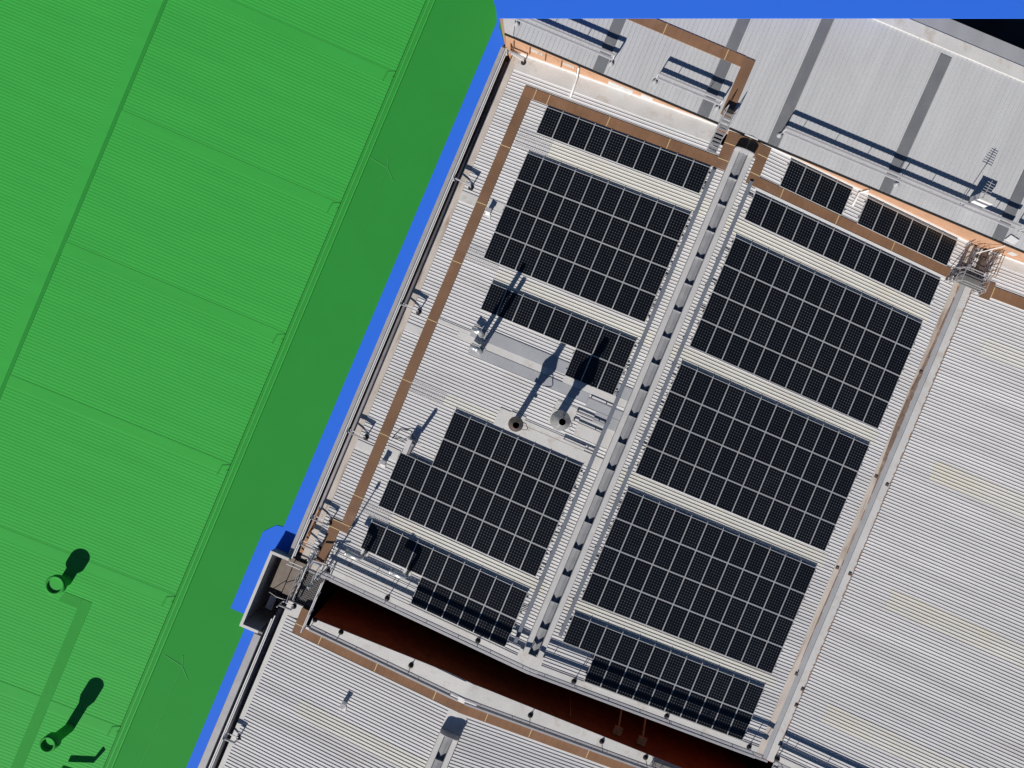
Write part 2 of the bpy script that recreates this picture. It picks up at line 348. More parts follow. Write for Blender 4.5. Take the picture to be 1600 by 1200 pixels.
# ---------------------------------------------------------------- north hall (higher, standing seams running the other way)
NH = thing('seamed_roof_hall', 'higher pale roof with long grey strips and an orange wall along its lower edge', 'building', (7, 22, -9.0))
def ribs_n(x0, x1): return MB(zn).ribs(x0, x1, 18.0, 26.35, pitch=0.262, h=0.03, along='y', base=0.045, top=0.02)
nr = ribs_n(-7.9, 44.0).build('roof', 'north_white', NH)
sheet(NH, 'eave_trim', 'black_rubber', rect(-8.0, 44, 17.93, 17.998), -0.10, 0.02, zf=zn)
MB().box(-7.95, 44, 18.0, 18.25, -9.0, 1.58).build('wall', 'orange_wall', NH, label='orange wall below the edge of the roof')
MB().box(-7.0, 44, 18.24, 27.0, -9.0, 1.5).build('wall', 'concrete', NH)
MB().add([(-7.97, 18.0, -9), (-9.35, 20.1, -9), (-9.2, 20.2, -9), (-7.8, 18.2, -9), (-7.97, 18.0, 1.72), (-9.35, 20.1, 1.95), (-9.2, 20.2, 1.95), (-7.8, 18.2, 1.72)],
         [(0, 1, 5, 4), (1, 2, 6, 5), (2, 3, 7, 6), (3, 0, 4, 7), (4, 5, 6, 7)]).build('wall', 'orange_wall', NH, label='splayed corner wall')
sheet(NH, 'flashing', 'flat_white', [(-8.0, 18.0), (-7.5, 18.0), (-8.1, 20.2), (-9.3, 20.2)], 0.032, 0.06, zf=zn)
for x in (-2.35, 4.02, 7.98, 15.08, 21.95, 29):
    sheet(NH, 'roof_strip', 'north_grey', rect(x - (0.32 if x != 7.98 else 0.02), x + (0.33 if x != 7.98 else 0.62), 18.02, 26.0), 0.0, 0.045, zf=zn, label='long grey strip down the pale roof')
sheet(NH, 'ridge_flashing', 'flat_white', rect(-7.9, 44, 26.3, 27.0), 0.0, 0.09, zf=zn)
MB().add([(-7.9, 27.0, 2.40), (44, 27.0, 2.40), (44, 28.05, 2.2), (-7.9, 28.05, 2.2), (-7.9, 27.0, 1.4), (44, 27.0, 1.4), (44, 28.05, 1.2), (-7.9, 28.05, 1.2)],
         [(0, 1, 2, 3), (3, 2, 6, 7), (0, 3, 7, 4), (1, 5, 6, 2), (4, 7, 6, 5), (0, 4, 5, 1)]).build('roof_edge', 'north_white', NH)
for i in range(5):     # recessed panels in the orange wall at its west end
    x = -7.35 + i * 0.98
    MB().box(x, x + 0.70, 17.965, 17.999, 0.95, 1.25).build('wall_panel', 'flat_beige' if i % 2 else 'orange_wall', NH)
    MB().box(x - 0.10, x - 0.05, 17.93, 17.998, 0.6, 1.35).build('wall_slot', 'brown_steel', NH)
for (x, l, z) in ((-1.6, 1.5, 0.9), (0.4, 0.7, 1.0), (23.3, 0.45, 0.7), (24.6, 0.3, 0.55)):
    MB().box(x, x + l, 17.96, 17.999, z, z + 0.38).build('wall_patch', 'flat_white', NH)
# blue band added above the north roof, raised clear of the rail shadows
ca, sa = math.cos(YAW), math.sin(YAW)
def ray(px, py, z): s = (40 - z) / 1067.0; X = px - 800; Y = py - 600; return ((X * ca + Y * sa) * s, (X * sa - Y * ca) * s)
P_ = [ray(779, 28, 3.1), ray(1700, 28, 3.1), ray(1700, -90, 3.1), ray(746, -90, 3.1)]
t = thing('added_band', 'long flat blue band added above the pale north roof, raised clear of the rail shadows', 'added_band', (4, 22, 2.0))
MB().prism(P_, 3.04, 3.10).build('band_sheet', 'blue_paint', t)
for k in (0.12, 0.35, 0.58):
    x = P_[3][0] + (P_[2][0] - P_[3][0]) * k + 0.8; y = P_[3][1] + (P_[2][1] - P_[3][1]) * k - 1.2
    MB().tube([(x, y, min(zn(x, y), 2.0) - 0.2), (x, y, 3.035)], 0.05, 8).build('post', 'steel_grey', t)  # posts added to carry the raised band

# ---------------------------------------------------------------- south hall
SH = thing('gabled_roof_hall', 'white ribbed roof below the dark gap with its own ridge and brown walkway', 'building', (2, -24, -9.0))
edge = [(-5.4, -17.03), (3.0, -16.50), (4.4, -16.5), (15.5, -16.83), (23, -17.1)]
for (x0, x1) in ((-6.85, 4.4), (4.4, 24.0)):
    MB(zs).ribs(x0, x1, -45.0, -17.55).build('roof', 'roof_white', SH, label=('west' if x0 < 0 else 'east') + ' slope of the south roof')
sr = MB(zs).ribs(-4.2, 4.2, -22.6, -21.55, dz=0.006).build('skylight_sheet', 'roof_cream', SH)
sheet(SH, 'flashing', 'flat_white', [(-5.4, -17.55), (4.4, -17.55), (4.4, -16.5), (3.0, -16.5), (-5.4, -17.03)], 0, 0.05, zf=zs)
sheet(SH, 'flashing', 'flat_white', [(4.4, -17.55), (23, -17.55), (23, -17.1), (15.5, -16.83), (4.4, -16.5)], 0, 0.05, zf=zs)
gp = [(-5.4, -17.06), (3.0, -16.53), (4.4, -16.53), (15.5, -16.86), (24.0, -17.14)]; gm = MB()
for (xa, ya), (xb, yb) in zip(gp, gp[1:]):
    za, zb = zs(xa) - 0.002, zs(xb) - 0.002
    gm.add([(xa, ya, -9), (xb, yb, -9), (xb, yb, zb), (xa, ya, za), (xa, ya - 0.25, -9), (xb, yb - 0.25, -9), (xb, yb - 0.25, zb), (xa, ya - 0.25, za)],
           [(1, 0, 3, 2), (4, 5, 6, 7), (3, 7, 6, 2)])
gm.build('wall', 'red_brick', SH, label='dark red brick wall down in the gap')
MB().box(-5.65, -5.41, -17.3, -14.62, -9.0, -1.6).build('wall', 'void_black', SH)  # painted black so this sunlit end wall reads as dark depth
MB().box(-8.25, -7.80, -45, -19.05, -9.0, 0.10).build('wall', 'concrete', SH)
MB().box(-8.22, -7.82, -45, -19.25, 0.101, 0.16).build('coping', 'steel_grey', SH)
MB().box(-7.12, -6.9, -45, -17.5, -9.0, -0.05).build('wall', 'concrete', SH)
MB().box(-7.8, -7.12, -45, -17.5, -2.4, -2.2).build('gutter', 'duct_dark', SH)
MB().tube([(-7.5, -45, -0.45), (-7.5, -17.6, -0.45)], 0.13, 10).build('gutter_pipe', 'duct_dark', SH, True)
sheet(SH, 'flashing', 'flat_white', rect(-7.12, -6.85, -45, -16.7), 0.0, 0.16, zf=lambda u, v: 0)
sheet(SH, 'flashing', 'flat_white', rect(-6.85, -6.2, -17.5, -16.7), 0.0, 0.165, zf=lambda u, v: 0)
for (x0, x1) in ((-5.55, 3.6), (5.2, 22)):
    sheet(SH, 'edge_strip', 'steel_white', rect(x0, x1, -17.72, -17.60), 0.03, 0.12, zf=zs)
for q_ in ((3.85, 4.4), (4.4, 4.98)): sheet(SH, 'flashing', 'flat_white', rect(*q_, -19.5, -18.3), 0.0, 0.05, zf=zs)
for q_ in ((3.6, 4.4), (4.4, 5.2)): sheet(SH, 'flashing', 'pipe_white', rect(*q_, -17.72, -17.45), 0.05, 0.10, zf=zs)

# ---------------------------------------------------------------- green hall
GH = thing('green_roof_hall', 'broad green ribbed roof filling the left side', 'building', (-27, 0, -9.0))
g1 = MB(zg).ribs(-27.2, -13.45, -45, 45, h=0.0055, base=0.10, top=0.05).build('roof', 'green_paint', GH, label='east slope of the green roof')
MB(zg).ribs(-41.4, -27.2, -45, 45, h=0.0055, base=0.10, top=0.05).build('roof', 'green_paint', GH, label='west slope of the green roof')
MB(zg).prism(rect(-27.95, -27.2, -45, 45), 0.0, 0.03).build('ridge_cap', 'green_paint', GH)
MB(zg).prism(rect(-27.2, -27.0, -45, 45), 0.0, 0.02).build('ridge_shade_strip', 'green_dark', GH)  # dark strip paints the shadow line beside the ridge cap
for v0 in (13.6, 5.25, -3.05, -11.4, -19.8, -28.2, 22.0):
    sheet(g1, 'flat_sheet', 'green_paint', rect(-27.0, -13.5, v0, v0 + 0.62), 0, 0.009, zf=zg)
    sheet(g1, 'seam', 'green_walk', rect(-27.0, -13.5, v0 + 0.62, v0 + 0.66), 0, 0.007, zf=zg)
for x, m in ((-13.45, 'green_walk'), (-13.32, 'green_paint'), (-13.19, 'green_walk'), (-13.06, 'green_paint')):
    MB().box(x, x + 0.12, -45, 45, -0.6, -0.27 if m == 'green_paint' else -0.273).build('gutter', m, GH)
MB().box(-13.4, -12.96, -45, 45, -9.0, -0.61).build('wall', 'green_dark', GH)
MB().box(-41.4, -41.1, -45, 45, -9.0, -0.3).build('wall', 'green_dark', GH)
gw = thing('walkway', 'green tinted walkway running down the green roof to the lower left corner', 'walkway', (-18.0, -26, zg(-18)))
MB(zg).prism(rect(-18.36, -17.72, -45, -21.35), 0.004, 0.014).build('deck', 'green_walk', gw)
MB(zg).prism([(-19.55, -21.93), (-18.37, -21.93), (-18.37, -21.35), (-19.4, -21.35)], 0.004, 0.014).build('deck', 'green_walk', gw)
MB(zg).box(-18.36, -17.72, -27.3, -27.26, 0.0145, 0.018).build('joint', 'green_pale', gw)
MB(zg).box(-18.40, -18.365, -21.93, -21.5, 0.0145, 0.018).build('joint', 'green_pale', gw)
def green_stack(u, v, r, h, label):
    z = zg(u); t = thing('chimney', label, 'chimney', (u, v, z))
    MB().lathe(u, v, [(r * 0.62, z), (r * 0.62, z + h * 0.55), (r, z + h * 0.72), (r, z + h), (r * 0.76, z + h), (r * 0.74, z + h * 0.9)], 28).build('shaft', 'green_walk', t, True)
    MB().lathe(u, v, [(r * 0.74, z + h * 0.9), (0.001, z + h * 0.9)], 28).build('cap', 'green_paint', t)
green_stack(-19.6, -20.7, 0.56, 1.0, 'round green chimney with wide rim at the upper end of the green walkway')
green_stack(-16.15, -28.7, 0.46, 1.9, 'slim green chimney right of the green walkway near the bottom edge')
u, v = -14.2, -30.6; t = thing('vent_duct', 'small green bent duct at the bottom edge of the green roof', 'duct', (u, v, zg(u)))
MB().tube([(u - 1.3, v - 0.2, zg(u) + 0.35), (u, v, zg(u) + 0.45), (u + 0.15, v + 0.1, zg(u) + 0.9)], 0.13, 10).build('pipe', 'green_walk', t, True)
for i, (u, v) in enumerate(((-12.0, 8.6), (-11.8, -23.2))):
    t = thing('lamp_mast', ['faint green branching mast lying in the upper lane between the buildings', 'faint green branching mast in the lower lane near the bottom'][i], 'mast', (u, v, -0.3))
    MB().bar((u - 0.9, v + 0.5, -0.292), (u + 0.3, v + 0.3, -0.292), 0.06, 0.012).bar((u + 0.3, v + 0.3, -0.292), (u + 0.9, v - 0.3, -0.292), 0.06, 0.012).build('mast', 'green_pale', t)
    MB().bar((u + 0.1, v + 0.9, -0.289), (u + 0.3, v + 0.34, -0.289), 0.05, 0.012).build('arm', 'green_pale', t)
    MB().bar((u + 0.3, v + 0.26, -0.291), (u + 0.32, v - 6.0, -0.291), 0.025, 0.010).build('cable', 'green_pale', t)

# ---------------------------------------------------------------- solar arrays
def panel_mesh(slope, pw, pl):
    def sh(mb): mb.zf = lambda x, y: slope * x; return mb
    hx_, hy_ = pw / 2 - 0.006, pl / 2 - 0.008; f = 0.018
    g = sh(MB()).box(-hx_ + 0.004, hx_ - 0.004, -hy_ + 0.004, hy_ - 0.004, -0.022, 0.0)
    fr = sh(MB())
    fr.box(-hx_, hx_, -hy_, -hy_ + f * 1.25, -0.03, 0.008); fr.box(-hx_, hx_, hy_ - f * 1.25, hy_, -0.03, 0.008)
    fr.box(-hx_, -hx_ + f, -hy_ + f * 1.25, hy_ - f * 1.25, -0.03, 0.008); fr.box(hx_ - f, hx_, -hy_ + f * 1.25, hy_ - f * 1.25, -0.03, 0.008)
    return g, fr
protos = {}
def proto(slope, pw, pl):
    k = (round(slope, 4), round(pw, 4), round(pl, 3))
    if k not in protos:
        g, fr = panel_mesh(slope, pw, pl)
        out = []
        for nm, mb, m in (('solar_panel', g, 'solar_glass'), ('frame', fr, 'alu_frame')):
            me = bpy.data.meshes.new(nm); me.from_pydata(mb.v, [], mb.f); me.update(); me.materials.append(M[m]); out.append(me)
        protos[k] = out
    return protos[k]
def array(label, rows, u0, u1, ncol, vtop, pl=1.652):
    """rows: list of (row index, first column, last column)"""
    pw = (u1 - u0) / ncol; slope = 0.1095 if u1 < 7 else -0.1064; PZ = 0.175
    um = (u0 + u1) / 2; root = thing('solar_array', label, 'solar array', (um, vtop - pl * 0.5, zr(um)), 'solar arrays on the ribbed roof')
    gm, fm = proto(slope, pw, pl)
    for (r, c0, c1) in rows:
        vc = vtop - (r + 0.5) * pl
        for c in range(c0, c1):
            uc = u0 + (c + 0.5) * pw
            p = bpy.data.objects.new('solar_panel', gm); C.objects.link(p); p.parent = root
            p.location = Vector((uc, vc, zr(uc) + PZ)) - root.location
            f = bpy.data.objects.new('frame', fm); C.objects.link(f); f.parent = p
        a, b = u0 + c0 * pw, u0 + c1 * pw
        for dv in (-0.5, 0.45):
            MB(zr).box(a - 0.06, b + 0.12, vc + dv - 0.02, vc + dv + 0.02, 0.085, 0.135).build('mounting_rail', 'alu_frame', root)
        ft = MB(zr)
        for k in range(int((b - a) / 1.5) + 1):
            x = a + 0.1 + k * 1.5
            for dv in (-0.5, 0.45): ft.box(x, x + 0.06, vc + dv - 0.03, vc + dv + 0.03, 0.0, 0.084)
        ft.build('rail_feet', 'steel_grey', root)
        if r == rows[0][0]:
            cl = MB(zr)
            for c in range(c0, c1 + 1): x = u0 + c * pw; cl.box(x - 0.015, x + 0.015, vc + pl / 2 - 0.02, vc + pl / 2 + 0.09, 0.14, 0.16)
            cl.build('rail_clips', 'alu_frame', root)
    return root
array('single row of ten solar panels topping the left slope below the brown walkway', [(0, 0, 10)], -4.36, 5.57, 10, 15.56, 1.63)
array('large block of forty solar panels in four rows on the upper left slope', [(r, 0, 10) for r in range(4)], -4.36, 5.55, 10, 12.68)
array('nine solar panels with three more stepped below them, shaded by the flues', [(0, 0, 9), (1, 6, 9)], -3.36, 5.5, 9, 4.92, 1.66)
array('stepped block of solar panels on the lower left slope beside the grey cabinet', [(0, 2, 10), (1, 2, 10), (2, 0, 10), (3, 0, 10)], -4.42, 5.44, 10, -2.74, 1.69)
array('bottom left array, one row of ten panels over a shorter row by the railing', [(0, 0, 10), (1, 4, 10)], -4.42, 5.37, 10, -10.46, 1.69)
array('small array of four solar panels under the orange wall', [(0, 0, 4)], 9.58, 13.6, 4, 17.76, 1.63)
array('small array of six solar panels under the orange wall near the valley cage', [(0, 0, 6)], 14.62, 20.64, 6, 17.72, 1.62)
array('single row of twelve solar panels on the right slope below the brown walkway', [(0, 0, 12)], 8.43, 20.62, 12, 15.24)
array('uppermost four row block of solar panels on the right slope', [(r, 0, 12) for r in range(4)], 8.36, 20.62, 12, 12.49, 1.668)
array('middle four row block of solar panels on the right slope', [(r, 0, 12) for r in range(4)], 8.3, 20.53, 12, 4.75, 1.672)
array('lowest four row block of solar panels on the right slope', [(r, 0, 12) for r in range(4)], 8.26, 20.44, 12, -3.0, 1.672)
array('bottom right array of two rows crossed by railing shadows', [(0, 0, 12), (1, 2, 12)], 8.22, 20.36, 12, -10.61, 1.655)

# ---------------------------------------------------------------- brown walkways
def walkway(label, segs, zf, loc, joints=()):
    t = thing('walkway', label, 'walkway', (loc[0], loc[1], zf(*loc)), 'brown roof walkways')
    for poly, long in segs: MB(zf).prism(poly, 0.035, 0.075).build('deck', 'walk_brown_long' if long else 'walk_brown', t)
    for poly in joints: MB(zf).prism(poly, 0.077, 0.084).build('joint', 'joint_gold', t)
    return t
jv = lambda x0, x1, v: rect(x0, x1, v - 0.02, v + 0.02)
ju = lambda u, y0, y1: rect(u - 0.02, u + 0.02, y0, y1)
walkway('long brown walkway up the left edge, along the top row and past the ladder',
        [(rect(-6.02, -5.40, -11.3, 15.72), 0), (rect(-6.02, 5.75, 15.722, 16.33), 1), (rect(5.752, 6.42, 15.71, 17.9), 0), (rect(6.422, 7.01, 17.05, 17.89), 1), (rect(7.012, 7.718, 17.05, 17.89), 1), (rect(-6.62, -5.45, -11.75, -11.302), 0), (rect(-6.6, -5.98, -14.0, -11.752), 0)],
        zr, (-5.7, 2), [ju(7.0, 17.06, 17.88)] + [jv(-6.02, -5.4, v) for v in (12.6, 9.0, 5.3, 1.6, -2.2, -5.6, -9.5)] + [ju(u, 15.725, 16.33) for u in (-5.3, -4.45, -0.75, 2.9)] +
        [jv(-6.6, -5.45, -11.3), jv(-6.6, -5.98, -11.75), jv(5.76, 6.41, 16.25), jv(5.76, 6.41, 17.2)])
walkway('brown walkway turning down from the ridge and running above the right array',
        [(rect(7.72, 8.34, 15.56, 17.88), 0), (rect(8.342, 21.0, 15.56, 16.14), 1)], zr, (14, 15.9), [jv(7.72, 8.34, v) for v in (17.3, 16.2)] + [ju(u, 15.57, 16.13) for u in (9.9, 13.5, 17.2)])
MB(zr).prism(rect(8.35, 20.9, 15.40, 15.55), 0.02, 0.10).build('cable_duct', 'pipe_white', tag(bpy.data.objects['walkway.002'] if 'walkway.002' in bpy.data.objects else bpy.data.objects['walkway']))
walkway('brown walkway on the pale north roof ending at the ladder',
        [(rect(4.9, 5.52, 18.45, 21.8), 0), (rect(-3.4, 4.898, 21.22, 21.82), 1)], zn, (5.2, 20), [ju(u, 21.23, 21.81) for u in (3.9, 0.2)])
walkway('brown walkway along the south roof beside the dark gap',
        [(rect(-6.22, -5.66, -18.26, -16.72), 0), (rect(-5.658, 4.4, -18.26, -17.73), 1), (rect(4.402, 20.0, -18.30, -17.75), 1)], zs, (2, -18), [jv(-6.2, -5.67, -17.7)] + [ju(u, -18.25, -17.74) for u in (-4.5, -0.9, 2.8, 6.0, 8.7, 12.3, 16)])
walkway('short brown walkway right of the valley cage on the right roof',
        [(rect(23.15, 23.72, 15.25, 16.3), 0), (rect(23.722, 34.0, 15.45, 16.1), 1)], zr, (25, 15.8), [ju(23.74, 15.46, 16.09)])

# ---------------------------------------------------------------- ridge skylights
def ridge_vent(label, u, v0, v1, zf, w_=0.56, endcap=False):
    z = zf(u, v0); t = thing('ridge_skylight', label, 'skylight', (u, (v0 + v1) / 2, z))
    for s_ in (-1, 1):
        a, b = sorted((u + s_ * w_, u + s_ * 0.27)); MB().box(a, b, v0, v1, z - 0.16, z + 0.30).build('side_rail', 'ridge_cap', t)
        a, b = sorted((u + s_ * 0.267, u + s_ * 0.24)); MB().box(a, b, v0 + 0.1, v1 - 0.1, z, z + 0.24).build('inner_edge', 'tray_blue', t)
    n = round((v1 - v0) / 1.575); st = (v1 - v0) / n
    for i in range(n):
        a = v0 + i * st + 0.03; b = a + st - 0.03
        MB().add([(u - 0.238, a, z + 0.03), (u, a, z + 0.16), (u + 0.238, a, z + 0.03), (u - 0.238, b, z + 0.03), (u, b, z + 0.16), (u + 0.238, b, z + 0.03)],
                 [(0, 1, 4, 3), (1, 2, 5, 4)]).build('louvre', 'louvre', t)
        MB().box(u - 0.238, u + 0.238, a - 0.03, a - 0.002, z - 0.05, z + 0.30).build('divider', 'louvre', t)
    ep = [(u + 0.57 * math.cos(math.pi * k / 14), z + 0.46 + 0.20 * math.sin(math.pi * k / 14)) for k in range(15)] + [(u - 0.57, z - 0.12), (u + 0.57, z - 0.12)]
    m_ = len(ep)
    MB().add([(x, v1, q) for x, q in ep] + [(x, v1 + 0.04, q) for x, q in ep], [tuple(range(m_)), tuple(range(2 * m_ - 1, m_ - 1, -1))] +
             [(k, m_ + k, m_ + (k + 1) % m_, (k + 1) % m_) for k in range(m_)]).build('end_plate', 'steel_grey', t)
    return t
ridge_vent('long louvred skylight running the whole ridge between the two slopes', 6.93, -13.55, 16.95, zr)
ridge_vent('short end of a ridge skylight with a round drum on the south roof', 4.42, -40.0, -19.55, zs, 0.56, True)
# ---------------------------------------------------------------- cable trays
def tray(label, u, v0, v1, stubs, side):
    z = zr(u); t = thing('cable_tray', label, 'cable tray', (u, (v0 + v1) / 2, z), 'cable trays beside the ridge')
    MB().box(u - 0.10, u + 0.10, v0, v1, z + 0.10, z + 0.20).build('tray_cover', 'tray_blue', t)
    k = v0 + 0.5
    while k < v1:
        MB().box(u - 0.14, u + 0.14, k, k + 0.05, z, z + 0.099).build('bracket', 'steel_grey', t); k += 1.6
    for i, s_ in enumerate(stubs):
        MB(zr).bar((u + side * 0.1, s_, 0.12), (u + side * 0.42, s_ - 0.03, 0.12), 0.035, 0.05).build('conduit', 'black_rubber', t)
    return t
tray('cable tray left of the ridge skylight', 5.79, -13.3, 15.5, [14.6, 11.9, 9.0, 7.1, 3.4, 1.8, -4.2, -6.9, -8.8, -11.4], -1)
tray('cable tray right of the ridge skylight', 7.98, -12.0, 15.7, [15.0, 11.6, 9.7, 8.1, 3.9, 2.2, -0.3, -3.9, -5.4, -7.2, -11.1], 1)
for i, (a, b, v) in enumerate(((4.35, 5.7, 0.98), (3.95, 5.7, -0.02), (3.95, 5.7, -0.55), (3.85, 5.7, -1.72))):
    t = thing('conduit', ['uppermost of the short conduits feeding the left cable tray', 'second short conduit right of the bright round chimney', 'third short conduit right of the bright round chimney', 'lowest short conduit on the cream flat sheet'][i], 'conduit', (a, v, zr(a)), 'short conduits by the left cable tray')
    MB(zr).bar((a, v, 0.16), (b, v - 0.02, 0.16), 0.06, 0.06).build('pipe', 'duct_dark', t)
    MB(zr).box(a + 0.05, a + 0.1, v - 0.05, v + 0.05, 0.04, 0.14).build('foot', 'steel_grey', t)
    MB(zr).box(b - 0.4, b - 0.35, v - 0.05, v + 0.05, 0.04, 0.14).build('foot', 'steel_grey', t)

# ---------------------------------------------------------------- chimneys and flues
def chimney(label, u, v, prof, hole, m, ring_m, strut):
    z = zr(u); t = thing('chimney', label, 'chimney', (u, v, z))
    H_ = prof[-1][1]
    MB().lathe(u, v, [(r, z + h) for r, h in prof], 32).build('shaft', m, t, True)
    MB().lathe(u, v, [(hole, z + H_), (hole, z + H_ - 0.5), (0.001, z + H_ - 0.5)], 24).build('flue_hole', 'void_black', t)
    a = (u + prof[0][0] + 0.02, v, z + 0.1)
    MB().tube([(u + 0.2, v + 0.2, z + 2.2), (u + 0.50, v + 0.22, z + 2.1), (u + 0.72, v - 0.02, z + 2.0), (u + 0.68, v - 0.10, z + 1.95), (u + 0.2, v - 0.25, z + 1.9)], 0.026, 6).build('bracket', 'brown_steel', t)
    MB(zr).box(u - 0.45, u + 0.45, v - 0.45, v + 0.45, 0.052, 0.07).build('base_plate', 'flat_white', t)
    MB().box(u + 0.15, u + 0.30, v - 0.04, v + 0.04, z + 1.2, z + 1.32).build('bracket', m, t)
    MB().box(u - 0.30, u - 0.15, v - 0.04, v + 0.04, z + 1.75, z + 1.87).build('bracket', m, t)
chimney('brown round chimney with dark hole, left of the bright one', 1.02, -1.90,
        [(0.17, 0.0), (0.17, 1.85), (0.22, 1.95), (0.24, 2.1), (0.41, 2.45), (0.41, 2.55), (0.17, 3.0), (0.17, 3.5)], 0.165, 'brown_steel', 'brown_steel', 1)
chimney('bright steel round chimney with dark hole, right of the brown one', 3.15, -0.80,
        [(0.25, 0.0), (0.25, 1.35), (0.30, 1.5), (0.55, 2.1), (0.55, 2.3), (0.22, 2.95), (0.18, 3.65)], 0.17, 'galvanised', 'chrome', 1)
for i, (u, v) in enumerate(((-2.72, 1.92), (-2.44, 0.98))):
    z = zr(u); t = thing('flue', ['upper of two shiny steel flues with a side elbow on a grey plate', 'lower of two shiny steel flues with a side elbow on a grey plate'][i], 'flue', (u, v, z), 'steel flues at the left array')
    MB(zr).box(u - 0.62, u + 0.28, v - 0.3, v + 0.3, 0.05, 0.062).build('base_plate', 'flat_grey', t)
    MB().tube([(u, v, z), (u, v, z + 3.3)], 0.14, 14).build('pipe', 'chrome', t, True)
    MB().tube([(u - 0.02, v + 0.04, z + 0.42), (u - 0.16, v + 0.04, z + 0.42), (u - 0.24, v + 0.06, z + 0.40), (u - 0.62, v + 0.10, z + 0.40)], [0.10, 0.10, 0.14, 0.15], 14).build('elbow', 'chrome', t, True)
    MB().lathe(u, v, [(0.20, z + 0.06), (0.14, z + 0.2)], 16).build('collar', 'galvanised', t, True)
for i, (u, v) in enumerate(((-4.05, -12.35), (-1.32, -12.25))):
    z = zr(u); t = thing('bent_duct', ['left of two bent steel ducts ending by the bottom left array', 'right of two bent steel ducts ending by the bottom left array'][i], 'duct', (u, v, z), 'bent steel ducts')
    MB().tube([(u, v, z), (u, v, z + 0.95), (u - 0.08, v - 0.03, z + 1.1), (u - 0.28, v - 0.05, z + 1.16), (u - 0.80, v - 0.02, z + 1.14)], [0.12, 0.12, 0.14, 0.16, 0.17], 14).build('pipe', 'chrome', t, True)
    MB().tube([(u - 0.80, v - 0.02, z + 1.14), (u - 0.95, v - 0.02, z + 1.14)], 0.185, 14).build('mouth', 'chrome', t, True)
    MB(zr).box(u - 0.25, u + 0.2, v - 0.2, v + 0.2, 0.03, 0.06).build('base_plate', 'flat_white', t)
    MB().tube([(u + 0.1 - 0.55, v - 0.2, z + 0.08), (u - 0.62, v - 1.1, z + 0.02)], 0.015, 5).build('stay', 'black_rubber', t)

# small roof vents: raised hoods
def hood(label, u, v, zf, w_=0.26, h=0.42):
    z = zf(u, v); t = thing('roof_vent', label, 'roof vent', (u, v, z), 'small hooded roof vents')
    MB().add([(u - w_ / 2, v - 0.14, z), (u + w_ / 2, v - 0.14, z), (u + w_ / 2, v + 0.14, z), (u - w_ / 2, v + 0.14, z),
              (u - w_ / 2, v - 0.02, z + h), (u + w_ / 2, v - 0.02, z + h), (u + w_ / 2, v + 0.14, z + h), (u - w_ / 2, v + 0.14, z + h)],
             [(0, 1, 5, 4), (1, 2, 6, 5), (2, 3, 7, 6), (3, 0, 4, 7)]).build('body', 'steel_white', t)
    MB().box(u - w_ / 2 - 0.03, u + w_ / 2 + 0.03, v - 0.06, v + 0.18, z + h, z + h + 0.03).build('cap', 'steel_grey', t)
    MB(zf).prism([(u - w_ / 2 - 0.05, v - 0.2), (u + w_ / 2 + 0.12, v - 0.35), (u + w_ / 2 + 0.05, v - 0.1), (u - w_ / 2, v - 0.1)], 0.04, 0.06).build('apron', 'pipe_white', t)
hood('small white hooded vent beside the left walkway near the large block', -5.13, 8.66, zr)
hood('small white hooded vent beside the left walkway above the stepped block', -5.12, -7.1, zr)
hood('small hooded vent alone on the south roof', -1.78, -20.7, zs, 0.24)

# ---------------------------------------------------------------- cabinet with cables
u, v = -4.1, -5.6; z = zr(u)
t = thing('cabinet', 'beige upright cabinet with louvred side and loose black cables above the stepped block', 'cabinet', (u, v, z))
MB().box(u - 0.18, u + 0.10, v - 0.45, v + 0.40, z + 0.08, z + 0.62).build('body', 'flat_white', t)
MB().box(u + 0.102, u + 0.24, v - 0.40, v + 0.38, z + 0.10, z + 0.55).build('grille', 'duct_dark', t)
for dv in (-0.38, 0.25): MB().box(u - 0.15, u + 0.75, v + dv, v + dv + 0.08, z, z + 0.075).build('foot', 'pipe_white', t)
MB().tube([(u + 0.2, v + 0.35, z + 0.5), (u + 0.3, v + 0.35, z + 1.5)], 0.11, 10).build('exhaust', 'duct_dark', t, True)
MB(zr).tube([(-4.0, -5.1, 0.4), (-4.35, -4.75, 0.1), (-4.6, -4.85, 0.06), (-4.95, -4.9, 0.06), (-5.2, -5.6, 0.06)], 0.022, 6).build('cable', 'black_rubber', t)
MB(zr).tube([(-4.2, -5.3, 0.3), (-4.55, -5.5, 0.06), (-4.8, -5.45, 0.06), (-5.2, -5.6, 0.065)], 0.022, 6).build('cable', 'black_rubber', t)

